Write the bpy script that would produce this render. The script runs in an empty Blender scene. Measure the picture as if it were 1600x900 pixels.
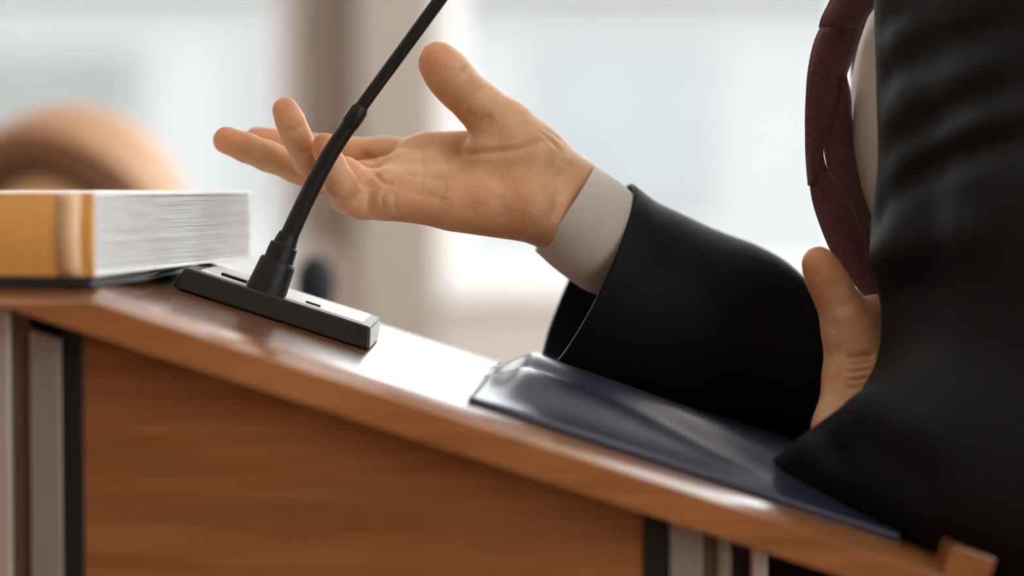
import bpy, bmesh, math, random
import numpy as np
from mathutils import Vector, Matrix

random.seed(4); np.random.seed(4)
scene = bpy.context.scene
COL = scene.collection

# ------------------------------------------------------------------ camera
CAM_Z = 1.18
FPX = 85.0 / 36.0 * 1600.0
PITCH = math.atan(156.0 / FPX)
cam_d = bpy.data.cameras.new('camera'); cam = bpy.data.objects.new('camera', cam_d); COL.objects.link(cam)
cam.location = (0, 0, CAM_Z); cam.rotation_euler = (math.pi / 2 - PITCH, 0, 0)
cam_d.lens = 85; cam_d.sensor_width = 36; cam_d.clip_start = 0.05; cam_d.clip_end = 200
cam_d.dof.use_dof = True; cam_d.dof.focus_distance = 1.325; cam_d.dof.aperture_fstop = 2.6
scene.camera = cam

# ------------------------------------------------------------------ world, exposure
w = bpy.data.worlds.new('overcast_sky'); scene.world = w; w.use_nodes = True
bg = w.node_tree.nodes['Background']; bg.inputs[0].default_value = (0.96, 0.98, 1.0, 1); bg.inputs[1].default_value = 5.0
vs = scene.view_settings
vs.view_transform = 'Standard'; vs.look = 'None'; vs.gamma = 1; vs.use_curve_mapping = False; vs.exposure = 0.0
FILL_POWER = 2.5          # emission of the added ceiling fill panels

def at(px, py, Y):
    """point whose image in the photograph is (px, py) and whose depth is Y"""
    u = (px - 800) / FPX; v = (450 - py) / FPX
    c, s = math.cos(PITCH), math.sin(PITCH)
    d = Vector((u, c + v * s, -s + v * c))
    d *= Y / d.y
    return Vector((d.x, Y, CAM_Z + d.z))

# ------------------------------------------------------------------ object helpers
def tag(o, label=None, cat=None, group=None, kind=None):
    if label: o['label'] = label
    if cat: o['category'] = cat
    if group: o['group'] = group
    if kind: o['kind'] = kind
    return o

def empty(name, loc, label, cat, group=None):
    o = bpy.data.objects.new(name, None); COL.objects.link(o); o.location = loc
    o.empty_display_size = 0.05
    return tag(o, label, cat, group)

def link(name, me, mat, parent=None, smooth=False):
    if smooth:
        me.polygons.foreach_set('use_smooth', np.ones(len(me.polygons), bool))
    if mat is not None: me.materials.append(mat)
    o = bpy.data.objects.new(name, me); COL.objects.link(o)
    if parent is not None:
        o.parent = parent
        off = Vector((0, 0, 0)); p = parent
        while p is not None:
            off += p.location; p = p.parent
        me.transform(Matrix.Translation(-off))      # meshes are written in world metres
    return o

def pydata(name, v, f, mat, parent=None, smooth=False):
    me = bpy.data.meshes.new(name)
    me.from_pydata([tuple(map(float, p)) for p in v], [], [tuple(int(i) for i in q) for q in f]); me.update()
    return link(name, me, mat, parent, smooth)

def from_bm(name, bm, mat, parent=None, smooth=False):
    bmesh.ops.recalc_face_normals(bm, faces=bm.faces)
    me = bpy.data.meshes.new(name); bm.to_mesh(me); bm.free()
    return link(name, me, mat, parent, smooth)

def bevel(o, wdt, seg=2):
    m = o.modifiers.new('bevel', 'BEVEL'); m.width = wdt; m.segments = seg; m.limit_method = 'ANGLE'
    return o

def box(name, lo, hi, mat, parent=None, bev=0.0, seg=2):
    bm = bmesh.new(); bmesh.ops.create_cube(bm, size=1)
    for v in bm.verts:
        for i in range(3): v.co[i] = lo[i] + (v.co[i] + 0.5) * (hi[i] - lo[i])
    o = from_bm(name, bm, mat, parent)
    if bev: bevel(o, bev, seg)
    return o

def prism_y(name, prof, y0, y1, mat, parent=None, bev=0.0):
    """profile in (x, z), extruded along y"""
    n = len(prof)
    v = [(x, y0, z) for x, z in prof] + [(x, y1, z) for x, z in prof]
    f = [tuple(range(n)), tuple(range(2 * n - 1, n - 1, -1))] + [(i, i + n, (i + 1) % n + n, (i + 1) % n) for i in range(n)]
    bm = bmesh.new(); vs_ = [bm.verts.new(p) for p in v]
    for q in f: bm.faces.new([vs_[i] for i in q])
    o = from_bm(name, bm, mat, parent)
    if bev: bevel(o, bev)
    return o

def catmull(pts, n=8):
    P = [np.array(p, float) for p in pts]; P = [2 * P[0] - P[1]] + P + [2 * P[-1] - P[-2]]
    out = []
    for i in range(1, len(P) - 2):
        for t in np.linspace(0, 1, n, endpoint=False):
            a, b, c, d = P[i - 1:i + 3]
            out.append(0.5 * (2 * b + (c - a) * t + (2 * a - 5 * b + 4 * c - d) * t * t + (3 * b - 3 * c + d - a) * t ** 3))
    out.append(P[-2]); return out

def tube(name, pts, mat, parent=None, seg=24):
    """pts: (x, y, z, r) rings along a path, capped"""
    pts = [np.array(p, float) for p in pts]; v = []; f = []
    for i, p in enumerate(pts):
        a = pts[max(i - 1, 0)][:3]; b = pts[min(i + 1, len(pts) - 1)][:3]
        k = 1
        while np.linalg.norm(b - a) < 1e-6:
            k += 1; a = pts[max(i - k, 0)][:3]; b = pts[min(i + k, len(pts) - 1)][:3]
        t = Vector(b - a).normalized(); u = t.cross(Vector((0, 1, 0.01))).normalized(); q = t.cross(u)
        for j in range(seg):
            g = 2 * math.pi * j / seg
            v.append(Vector(p[:3]) + (u * math.cos(g) + q * math.sin(g)) * p[3])
    for i in range(len(pts) - 1):
        for j in range(seg):
            f.append((i * seg + j, i * seg + (j + 1) % seg, (i + 1) * seg + (j + 1) % seg, (i + 1) * seg + j))
    f.append(tuple(range(seg - 1, -1, -1))); m = (len(pts) - 1) * seg; f.append(tuple(range(m, m + seg)))
    o = pydata(name, v, f, mat, parent, True)
    e = o.modifiers.new('edges', 'EDGE_SPLIT'); e.split_angle = math.radians(50)
    return o

# ------------------------------------------------------------------ implicit surfaces (for bodies and cloth)
class Field:
    def __init__(s, lo, hi, h):
        s.h = h; s.lo = np.array(lo, np.float32)
        s.n = np.ceil((np.array(hi) - np.array(lo)) / h).astype(int) + 1
        s.ax = [s.lo[i] + h * np.arange(s.n[i], dtype=np.float32) for i in range(3)]
        s.v = np.full(s.n, 0.03, np.float32)
    def blank(s):
        g = Field.__new__(Field); g.h, g.lo, g.n, g.ax = s.h, s.lo, s.n, s.ax; g.v = np.full(s.n, 0.03, np.float32); return g
    def window(s, lo, hi):
        sl = []
        for i in range(3):
            a = int(np.clip((lo[i] - s.lo[i]) / s.h, 0, s.n[i])); b = int(np.clip((hi[i] - s.lo[i]) / s.h + 2, 0, s.n[i]))
            if b <= a: return None
            sl.append(slice(a, b))
        return tuple(sl)
    def grid(s, sl):
        return np.meshgrid(*[s.ax[i][sl[i]] for i in range(3)], indexing='ij', sparse=True)
    @staticmethod
    def smin(a, b, k):
        if k <= 0: return np.minimum(a, b)
        h = np.maximum(k - np.abs(a - b), 0) / k
        return np.minimum(a, b) - h * h * k * 0.25
    def cone(s, p, r0, q, r1, k=0.004, sc=(1, 1, 1)):
        p = np.array(p, np.float32); q = np.array(q, np.float32); m = max(r0, r1) + 0.03
        sl = s.window(np.minimum(p, q) - m, np.maximum(p, q) + m)
        if sl is None: return s
        X, Y, Z = s.grid(sl); d = q - p; L = float(d @ d) + 1e-12
        t = np.clip(((X - p[0]) * d[0] + (Y - p[1]) * d[1] + (Z - p[2]) * d[2]) / L, 0, 1)
        D = np.sqrt(((X - p[0] - t * d[0]) * sc[0]) ** 2 + ((Y - p[1] - t * d[1]) * sc[1]) ** 2 + ((Z - p[2] - t * d[2]) * sc[2]) ** 2) - (r0 + (r1 - r0) * t)
        s.v[sl] = s.smin(s.v[sl], D.astype(np.float32), k); return s
    def ball(s, c, rad, k=0.004, rot=None, sub=False):
        c = np.array(c, np.float32); rad = np.array(rad, np.float32) * np.ones(3, np.float32); m = rad.max() + 0.03
        sl = s.window(c - m, c + m)
        if sl is None: return s
        X, Y, Z = s.grid(sl); x, y, z = X - c[0], Y - c[1], Z - c[2]
        if rot is not None:
            R = np.array(rot); x, y, z = (R[i][0] * x + R[i][1] * y + R[i][2] * z for i in range(3))
        k0 = np.sqrt((x / rad[0]) ** 2 + (y / rad[1]) ** 2 + (z / rad[2]) ** 2)
        D = ((k0 - 1) * rad.min()).astype(np.float32)
        if sub: s.v[sl] = -s.smin(-s.v[sl], D, k)
        else: s.v[sl] = s.smin(s.v[sl], D, k)
        return s
    def join(s, o, k): s.v = s.smin(s.v, o.v, k); return s
    def minus(s, o, k=0.0): s.v = -s.smin(-s.v, o.v, k); return s
    def cut(s, p, n, k=0.0):
        """keep the side of the plane opposite to n"""
        X, Y, Z = s.grid((slice(None),) * 3); n = Vector(n).normalized()
        s.v = -s.smin(-s.v, -((X - p[0]) * n[0] + (Y - p[1]) * n[1] + (Z - p[2]) * n[2]).astype(np.float32), k); return s
    def mesh(s):
        v = s.v; ins = v < 0; n = v.shape
        C = [(i, j, k) for i in (0, 1) for j in (0, 1) for k in (0, 1)]
        sub = lambda a, c: a[c[0]:n[0] - 1 + c[0], c[1]:n[1] - 1 + c[1], c[2]:n[2] - 1 + c[2]]
        cnt = sum(sub(ins, c).astype(np.int8) for c in C)
        act = np.argwhere((cnt > 0) & (cnt < 8)); idx = np.full((n[0] - 1, n[1] - 1, n[2] - 1), -1, np.int64)
        idx[act[:, 0], act[:, 1], act[:, 2]] = np.arange(len(act))
        acc = np.zeros((len(act), 3)); num = np.zeros(len(act))
        val = {c: v[act[:, 0] + c[0], act[:, 1] + c[1], act[:, 2] + c[2]] for c in C}
        for a in C:
            for ax in range(3):
                if a[ax]: continue
                b = list(a); b[ax] = 1; b = tuple(b); va, vb = val[a], val[b]; m = (va < 0) != (vb < 0)
                t = np.where(m, va / np.where(m, va - vb, 1), 0); P = np.tile(np.array(a, float), (len(act), 1)); P[:, ax] += t
                acc += P * m[:, None]; num += m
        V = (act + acc / num[:, None]) * s.h + s.lo
        F = []
        for ax in range(3):
            o1, o2 = [(1, 2), (2, 0), (0, 1)][ax]
            lo = [slice(1, -1)] * 3; hi = [slice(1, -1)] * 3; lo[ax] = slice(0, -1); hi[ax] = slice(1, None)
            A = ins[tuple(lo)]; B = ins[tuple(hi)]; E = np.argwhere(A != B); 
            if not len(E): continue
            off = np.array([1, 1, 1]); off[ax] = 0; G = E + off
            def cell(d1, d2):
                q = G.copy(); q[:, o1] += d1; q[:, o2] += d2; return idx[q[:, 0], q[:, 1], q[:, 2]]
            q = np.stack([cell(-1, -1), cell(0, -1), cell(0, 0), cell(-1, 0)], 1)
            fl = ~ins[tuple(lo)][E[:, 0], E[:, 1], E[:, 2]]; q[fl] = q[fl][:, ::-1]
            F.append(q)
        F = np.concatenate(F); F = F[(F >= 0).all(1)]
        return V, F

def relax(V, F, it=2, lam=0.5):
    for _ in range(it):
        acc = np.zeros_like(V); n = np.zeros(len(V))
        for a, b in ((0, 1), (1, 2), (2, 3), (3, 0)):
            np.add.at(acc, F[:, a], V[F[:, b]]); np.add.at(acc, F[:, b], V[F[:, a]])
            np.add.at(n, F[:, a], 1); np.add.at(n, F[:, b], 1)
        V = V + lam * (acc / n[:, None] - V)
    return V

def vnormals(V, F):
    N = np.cross(V[F[:, 2]] - V[F[:, 0]], V[F[:, 3]] - V[F[:, 1]]); out = np.zeros_like(V)
    for i in range(4): np.add.at(out, F[:, i], N)
    return out / (np.linalg.norm(out, axis=1)[:, None] + 1e-12)

def polydist(V, line, Y):
    """distance in the x-z plane of the thing to a line drawn on its near face, and the parameter along it"""
    P = np.array([[at(x, y, Y).x, at(x, y, Y).z] for x, y in line]); Q = V[:, [0, 2]]; best = np.full(len(V), 9.0); tt = np.zeros(len(V))
    for i in range(len(P) - 1):
        a, b = P[i], P[i + 1]; d = b - a; t = np.clip(((Q - a) @ d) / (d @ d), 0, 1)
        D = np.linalg.norm(Q - a - t[:, None] * d, axis=1); m = D < best; best[m] = D[m]; tt[m] = (i + t[m]) / (len(P) - 1)
    return best, tt

def emboss(V, F, lines, Y, facing=True):
    """lines: (polyline, depth, width); positive depth sinks"""
    N = vnormals(V, F); near = np.clip(-N[:, 1] * 3 + 0.3, 0, 1) if facing else 1
    off = np.zeros(len(V))
    for ln, dep, wd in lines:
        d, t = polydist(V, ln, Y); off += dep * np.exp(-(d / wd) ** 2) * np.minimum(1, 5 * np.minimum(t, 1 - t))
    return V - N * (off * near)[:, None]

def quadmesh(name, V, F):
    me = bpy.data.meshes.new(name); me.vertices.add(len(V)); me.vertices.foreach_set('co', np.asarray(V, np.float32).ravel())
    me.loops.add(F.size); me.loops.foreach_set('vertex_index', F.astype(np.int32).ravel())
    me.polygons.add(len(F)); me.polygons.foreach_set('loop_start', np.arange(0, F.size, 4, dtype=np.int32))
    me.update(calc_edges=True); me.validate(); return me

# ------------------------------------------------------------------ materials
def mat(name, col, rough=0.5, metal=0.0, spec=0.5, coat=0.0, coat_r=0.1, sss=0.0, sheen=0.0):
    m = bpy.data.materials.new(name); m.use_nodes = True; b = m.node_tree.nodes['Principled BSDF']
    b.inputs['Base Color'].default_value = (*col, 1); b.inputs['Roughness'].default_value = rough
    b.inputs['Metallic'].default_value = metal; b.inputs['Specular IOR Level'].default_value = spec
    b.inputs['Coat Weight'].default_value = coat; b.inputs['Coat Roughness'].default_value = coat_r
    b.inputs['Subsurface Weight'].default_value = sss; b.inputs['Sheen Weight'].default_value = sheen
    return m
def nodes(m): return m.node_tree.nodes, m.node_tree.links, m.node_tree.nodes['Principled BSDF']
def coords(m, scale=(1, 1, 1), rot=(0, 0, 0)):
    N, L, b = nodes(m); tc = N.new('ShaderNodeTexCoord'); mp = N.new('ShaderNodeMapping')
    mp.inputs['Scale'].default_value = scale; mp.inputs['Rotation'].default_value = rot
    L.new(tc.outputs['Object'], mp.inputs['Vector']); return mp.outputs[0]
def ramp(m, fac, stops):
    N, L, b = nodes(m); r = N.new('ShaderNodeValToRGB'); e = r.color_ramp.elements
    while len(e) < len(stops): e.new(0.5)
    for q, (p, c) in zip(e, stops): q.position = p; q.color = (*c, 1)
    L.new(fac, r.inputs[0]); return r.outputs[0]
def noise(m, vec, scale, detail=4, rough=0.5):
    N, L, b = nodes(m); n = N.new('ShaderNodeTexNoise'); n.inputs['Scale'].default_value = scale; n.inputs['Detail'].default_value = detail
    n.inputs['Roughness'].default_value = rough
    L.new(vec, n.inputs['Vector']); return n.outputs['Fac']
def bump(m, h, strength=0.2, dist=0.001):
    N, L, b = nodes(m); n = N.new('ShaderNodeBump'); n.inputs['Strength'].default_value = strength; n.inputs['Distance'].default_value = dist
    L.new(h, n.inputs['Height']); L.new(n.outputs[0], b.inputs['Normal'])
def noisy(name, c0, c1, scale=(1, 1, 1), ns=20, bs=0.0, bd=0.001, **kw):
    m = mat(name, c0, **kw); N, L, b = nodes(m); v = coords(m, scale); n = noise(m, v, ns)
    L.new(ramp(m, n, [(0.3, c0), (0.7, c1)]), b.inputs['Base Color'])
    if bs: bump(m, n, bs, bd)
    return m

def wood(name, dark, mid, light, rot=0.0, **kw):
    m = mat(name, mid, **kw); N, L, b = nodes(m)
    v = coords(m, (1.6, 14, 14), (0, rot, 0)); n1 = noise(m, v, 3.2, 6, 0.62)
    v2 = coords(m, (3, 160, 160), (0, rot, 0)); n2 = noise(m, v2, 3.0, 3)
    mx = N.new('ShaderNodeMath'); mx.operation = 'MULTIPLY_ADD'; mx.inputs[1].default_value = 0.25; L.new(n2, mx.inputs[0]); L.new(n1, mx.inputs[2])
    L.new(ramp(m, mx.outputs[0], [(0.42, dark), (0.62, mid), (0.82, light)]), b.inputs['Base Color'])
    return m
SLOPE = 0.3226
M_top = wood('varnished_wood', (0.165, 0.058, 0.019), (0.25, 0.092, 0.031), (0.32, 0.13, 0.047), rot=-math.atan(SLOPE), rough=0.22, spec=0.6, coat=0.8, coat_r=0.12)
M_panel = wood('veneer_panel', (0.14, 0.048, 0.014), (0.215, 0.076, 0.022), (0.28, 0.105, 0.033), rough=0.45, spec=0.3)
M_alu = noisy('brushed_aluminium', (0.40, 0.36, 0.32), (0.46, 0.42, 0.38), (300, 300, 2), 3, rough=0.45, metal=0.6)
M_alud = noisy('bronze_anodised_aluminium', (0.22, 0.19, 0.165), (0.26, 0.225, 0.195), (300, 300, 2), 3, rough=0.5, metal=0.5)
M_black = noisy('black_plastic', (0.007, 0.007, 0.007), (0.010, 0.010, 0.010), ns=900, bs=0.15, bd=0.0004, rough=0.42, spec=.25)
M_mic = noisy('mic_housing', (0.012, 0.011, 0.010), (0.016, 0.015, 0.013), ns=1500, bs=0.12, bd=0.0003, rough=0.4, spec=0.4)
M_stem = noisy('gooseneck_coating', (0.008, 0.008, 0.008), (0.012, 0.0115, 0.0115), ns=600, rough=0.5, spec=.3)
M_chrome = mat('polished_steel', (0.8, 0.8, 0.8), rough=0.15, metal=1.0)
M_brownstrip = noisy('brown_edge', (0.07, 0.035, 0.02), (0.09, 0.045, 0.026), rough=0.5)
M_navy = noisy('navy_leatherette', (0.016, 0.019, 0.045), (0.024, 0.027, 0.058), ns=700, bs=0.12, bd=0.0005, rough=0.3, spec=0.6)
M_blackleather = noisy('black_leather', (0.014, 0.013, 0.016), (0.022, 0.02, 0.022), ns=500, bs=0.2, bd=0.0005, rough=0.4)
M_bookcover = noisy('ochre_book_cloth', (0.62, 0.30, 0.075), (0.70, 0.36, 0.10), ns=400, bs=0.15, bd=0.0004, rough=0.45)
M_highlight = noisy('painted_highlight', (0.66, 0.42, 0.24), (0.72, 0.48, 0.3), ns=300, rough=0.35)
M_sheet = mat('white_paper', (0.86, 0.85, 0.83), rough=0.6)
def pages_mat():
    m = mat('page_edges', (0.85, 0.83, 0.8), rough=0.7); N, L, b = nodes(m)
    v = coords(m, (14, 14, 900)); n = noise(m, v, 1.0, 3)
    L.new(ramp(m, n, [(0.36, (0.78, 0.75, 0.73)), (0.5, (0.90, 0.89, 0.88)), (1, (0.93, 0.92, 0.91))]), b.inputs['Base Color'])
    b.inputs['Subsurface Weight'].default_value = 0.5; b.inputs['Subsurface Radius'].default_value = (1, .97, .94); b.inputs['Subsurface Scale'].default_value = .02
    bump(m, n, 0.15, 0.0005); return m
M_pages = pages_mat()
def cloth(name, c0, c1, rough=0.85, sheen=0.15, ns=1200, spec=0.2):
    m = mat(name, c0, rough=rough, spec=spec, sheen=sheen); N, L, b = nodes(m)
    n = noise(m, coords(m), ns, 2); n2 = noise(m, coords(m), 18, 3)
    mx = N.new('ShaderNodeMath'); mx.operation = 'MULTIPLY_ADD'; mx.inputs[1].default_value = 0.5; L.new(n, mx.inputs[0]); L.new(n2, mx.inputs[2])
    L.new(ramp(m, mx.outputs[0], [(0.45, c0), (1.0, c1)]), b.inputs['Base Color']); bump(m, n, 0.15, 0.0005); return m
M_suit = cloth('charcoal_wool', (0.0082, 0.0092, 0.0112), (0.0122, 0.0134, 0.0158), rough=.55, sheen=0.0, spec=.09)
M_shirt = cloth('white_cotton', (0.56, 0.51, 0.46), (0.62, 0.57, 0.52), rough=0.8, sheen=0.1)
M_trouser = cloth('charcoal_trousers', (0.012, 0.012, 0.013), (0.018, 0.018, 0.019), sheen=0.02)
M_knit = cloth('grey_knit', (0.12, 0.12, 0.13), (0.2, 0.2, 0.21), ns=300)
def tie_mat():
    m = mat('burgundy_silk', (0.1, 0.02, 0.025), rough=0.42, spec=0.4, sheen=0.2); N, L, b = nodes(m)
    v = N.new('ShaderNodeTexVoronoi'); v.inputs['Scale'].default_value = 320; v.inputs['Randomness'].default_value = 0.9
    L.new(coords(m), v.inputs['Vector'])
    L.new(ramp(m, v.outputs['Distance'], [(0.1, (0.17, 0.076, 0.082)), (0.4, (0.145, 0.060, 0.067)), (0.8, (0.115, 0.045, 0.053))]), b.inputs['Base Color'])
    return m
M_tie = tie_mat()
def skin(name, c0, c1, c2):
    m = mat(name, c1, rough=0.48, spec=0.4, sss=0.25); N, L, b = nodes(m)
    b.inputs['Subsurface Radius'].default_value = (1.0, 0.35, 0.18); b.inputs['Subsurface Scale'].default_value = 0.004
    n = noise(m, coords(m), 55, 4, 0.55)
    base = ramp(m, n, [(0.3, c0), (0.5, c1), (0.72, c2)])
    a = N.new('ShaderNodeAttribute'); a.attribute_name = 'ruddy'
    mx = N.new('ShaderNodeMix'); mx.data_type = 'RGBA'; mx.blend_type = 'MULTIPLY'; mx.inputs['B'].default_value = (0.93, 0.62, 0.48, 1)
    L.new(a.outputs['Fac'], mx.inputs['Factor']); L.new(base, mx.inputs['A']); L.new(mx.outputs['Result'], b.inputs['Base Color'])
    f = noise(m, coords(m, (1, 1, 1)), 420, 3); f2 = noise(m, coords(m, (1, 1, 2.2)), 130, 2)
    ad = N.new('ShaderNodeMath'); ad.operation = 'MULTIPLY_ADD'; ad.inputs[1].default_value = 0.9; L.new(f2, ad.inputs[0]); L.new(f, ad.inputs[2])
    bump(m, ad.outputs[0], 0.34, 0.0009); return m
M_skin = skin('skin', (0.565, 0.30, 0.152), (0.615, 0.348, 0.19), (0.66, 0.395, 0.228))
M_hair_dark = noisy('dark_brown_hair', (0.05, 0.03, 0.02), (0.09, 0.05, 0.03), (60, 60, 8), 8, 0.4, 0.002, rough=0.5)
M_shaded_fringe = noisy('shaded_root_hair', (0.10, 0.045, 0.025), (0.2, 0.09, 0.045), (60, 60, 8), 6, 0.4, 0.002, rough=0.5)
M_hair_light = noisy('ginger_blond_hair', (0.38, 0.19, 0.095), (0.50, 0.285, 0.16), (60, 60, 8), 8, 0.4, 0.002, rough=0.5)
M_shoe = noisy('black_shoe_leather', (0.01, 0.01, 0.01), (0.016, 0.015, 0.015), rough=0.3)
M_foam = noisy('dark_foam', (0.012, 0.016, 0.024), (0.02, 0.026, 0.038), ns=900, bs=0.5, bd=0.001, rough=0.9)
M_wall = noisy('beige_paint', (0.62, 0.575, 0.54), (0.66, 0.615, 0.58), ns=30, bs=0.05, rough=0.85)
M_pillar = noisy('taupe_paint', (0.38, 0.335, 0.295), (0.41, 0.36, 0.32), ns=30, rough=0.8)
M_brown = noisy('brown_frame', (0.19, 0.145, 0.115), (0.22, 0.17, 0.135), (4, 4, 1), 12, rough=0.6)
M_white = noisy('white_lacquer', (0.80, 0.80, 0.80), (0.84, 0.84, 0.84), ns=40, rough=0.4)
M_ceil = noisy('ceiling_paint', (0.8, 0.78, 0.75), (0.84, 0.82, 0.79), ns=20, rough=0.9)
M_floor = wood('parquet', (0.22, 0.12, 0.06), (0.34, 0.2, 0.1), (0.42, 0.27, 0.15), rough=0.35)
M_facade = noisy('pale_render', (0.262, 0.261, 0.260), (0.28, 0.279, 0.278), ns=4, rough=0.9)
M_facade2 = noisy('grey_green_render', (0.56, 0.60, 0.585), (0.60, 0.64, 0.625), ns=4, rough=0.9)
M_farglass = noisy('far_glass', (0.30, 0.36, 0.40), (0.36, 0.42, 0.46), ns=3, rough=0.15)
M_asphalt = noisy('pale_paving', (0.45, 0.45, 0.44), (0.52, 0.52, 0.51), ns=8, rough=0.9)
def glass():
    m = bpy.data.materials.new('window_glass'); m.use_nodes = True; N = m.node_tree.nodes; L = m.node_tree.links; N.clear()
    o = N.new('ShaderNodeOutputMaterial'); x = N.new('ShaderNodeMixShader'); t = N.new('ShaderNodeBsdfTransparent'); g = N.new('ShaderNodeBsdfGlossy')
    t.inputs[0].default_value = (0.97, 0.985, 0.98, 1); g.inputs['Roughness'].default_value = 0.02; x.inputs[0].default_value = 0.05
    L.new(t.outputs[0], x.inputs[1]); L.new(g.outputs[0], x.inputs[2]); L.new(x.outputs[0], o.inputs[0]); return m
M_glass = glass()
def emit(name, col, s):
    m = bpy.data.materials.new(name); m.use_nodes = True; b = m.node_tree.nodes['Principled BSDF']
    b.inputs['Base Color'].default_value = (0.8, 0.8, 0.8, 1); b.inputs['Emission Color'].default_value = (*col, 1); b.inputs['Emission Strength'].default_value = s; return m
M_fill = emit('fill_diffuser', (1.0, 0.85, 0.68), FILL_POWER)

# ------------------------------------------------------------------ the room
YW = 5.5
def wx(px): return (px - 800) / FPX * YW
def wz(py): return at(800, py, YW).z
XL, XR, YF, ZC = -4.0, 1.85, -2.6, 3.5
tag(box('floor', (XL, YF, -0.1), (XR, YW + 0.3, 0), M_floor), kind='structure')
tag(box('ceiling', (XL, YF, ZC), (XR, YW + 0.3, ZC + 0.1), M_ceil), kind='structure')
tag(box('wall_left', (XL - 0.15, YF, 0), (XL, YW + 0.3, ZC), M_wall), kind='structure')
tag(box('wall_right', (XR, YF, 0), (XR + 0.15, YW + 0.3, 0.5), M_wall), kind='structure')
WRT = bpy.data.objects['wall_right']
box('lintel', (XR, YF, 3.3), (XR + 0.15, YW + 0.3, ZC), M_wall, WRT)
for ya, yb_ in ((YF, -2.0), (1.0, 1.2), (5.2, YW + 0.3)): box('pier', (XR, ya, 0.5), (XR + 0.15, yb_, 3.3), M_wall, WRT)
for n_, (ya, yb_) in enumerate(((-2.0, 1.0), (1.2, 5.2))):
    wf = tag(box('window_%d' % (n_ + 3), (XR + .05, ya, .5), (XR + .12, yb_, .55), M_white), kind='structure')
    box('window_frame', (XR + .05, ya, 3.25), (XR + .12, yb_, 3.3), M_white, wf)
    for yy in (ya, (ya + yb_) / 2 - .025, yb_ - .05): box('mullion', (XR + .05, yy, .55), (XR + .12, yy + .05, 3.25), M_white, wf)
    for yy, ye in ((ya + .05, (ya + yb_) / 2 - .025), ((ya + yb_) / 2 + .025, yb_ - .05)): box('pane', (XR + .08, yy, .55), (XR + .086, ye, 3.25), M_glass, wf)
SILL = wz(450); WT = 3.35
wins = [(-3.6, wx(462)), (wx(690), 1.75)]
def holed_wall(name, y0, y1, x0, x1, z1, openings, sill, top, m):
    """one wall mesh made of boxes around the openings"""
    bm = bmesh.new()
    def b(ax, az, bx, bz):
        r = bmesh.ops.create_cube(bm, size=1)
        for v in r['verts']:
            v.co = Vector((ax + (v.co.x + .5) * (bx - ax), y0 + (v.co.y + .5) * (y1 - y0), az + (v.co.z + .5) * (bz - az)))
    b(x0, 0, x1, sill); b(x0, top, x1, z1)
    e = x0
    for a, c in openings: b(e, sill, a, top); e = c
    b(e, sill, x1, top)
    return tag(from_bm(name, bm, m), kind='structure')
holed_wall('wall_back', YW, YW + 0.3, XL, XR, ZC, wins, SILL, WT, M_wall)
# wall behind the photographer
tag(box('wall_front', (XL, YF - .2, 0), (XR, YF, ZC), M_panel), kind='structure')
def window(name, x0, x1, z0, z1, y, nx, rail=None):
    fr = box(name, (x0, y, z0), (x0 + 0.05, y + 0.07, z1), M_white); tag(fr, kind='structure')
    W = (x1 - x0) / nx
    def bar(nm, lo, hi): return box(nm, lo, hi, M_white, fr)
    bar('window_frame', (x1 - 0.05, y, z0), (x1, y + 0.07, z1)); bar('window_frame', (x0 + .05, y, z0), (x1 - .05, y + 0.07, z0 + 0.05)); bar('window_frame', (x0 + .05, y, z1 - 0.05), (x1 - .05, y + 0.07, z1))
    for i in range(1, nx): bar('mullion', (x0 + W * i - 0.03, y, z0 + .05), (x0 + W * i + 0.03, y + 0.07, z1 - .05))
    for i in range(nx):
        a = x0 + W * i + (.05 if i == 0 else .03); c = x0 + W * (i + 1) - (.05 if i == nx - 1 else .03)
        box('pane', (a, y + 0.03, z0 + .05), (c, y + 0.036, z1 - .05), M_glass, fr)
    return fr
window('window_1', wins[0][0], wins[0][1], SILL, WT, YW + 0.12, 3)
window('window_2', wins[1][0], wins[1][1], SILL, WT, YW + 0.12, 2)
for i, (a, c) in enumerate(wins):
    tag(box('trim_%d' % (i + 1), (a - 0.03, YW - 0.04, SILL - 0.035), (c + 0.03, YW + 0.12, SILL - 0.002), M_white, bev=0.004), kind='structure')
# taupe pilaster between the windows with a brown upright beside the left window
tag(box('trim_3', (wx(560), YW - 0.10, 0), (wx(688), YW - 0.001, ZC - 0.001), M_pillar, bev=0.006), kind='structure')
tag(box('trim_4', (wx(468), YW - 0.06, wz(365)), (wx(560) - 0.001, YW - 0.001, ZC - 0.001), M_brown, bev=0.006), kind='structure')
tag(box('baseboard_back', (XL, YW - 0.02, 0), (wx(560) - 0.002, YW, 0.09), M_brown, bev=0.003), kind='structure')

# unseen warm white ceiling panels, added as fill light
def fill_panel(x, y, lbl):
    t = empty('ceiling_fill_light', (x, y, ZC), lbl, 'light', 'added ceiling fill panels')
    s = 0.3
    for lo, hi in (((x - s, y - s, ZC - .03), (x + s, y - s + .02, ZC)), ((x - s, y + s - .02, ZC - .03), (x + s, y + s, ZC)),
                   ((x - s, y - s + .02, ZC - .03), (x - s + .02, y + s - .02, ZC)), ((x + s - .02, y - s + .02, ZC - .03), (x + s, y + s - .02, ZC))):
        box('frame', lo, hi, M_white, t)
    box('diffuser', (x - s + .02, y - s + .02, ZC - .022), (x + s - .02, y + s - .02, ZC - .012), M_fill, t)
for j, y in enumerate((-1.2, 0.3, 1.8, 3.4)):
    for i, x in enumerate((-2.6, -0.8, 1.0)):
        fill_panel(x, y, 'added square warm white fill panel on the ceiling, row %s, %s' % (('behind the photographer', 'over the photographer', 'over the lectern', 'near the windows')[j], ('left', 'middle', 'right')[i]))

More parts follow.
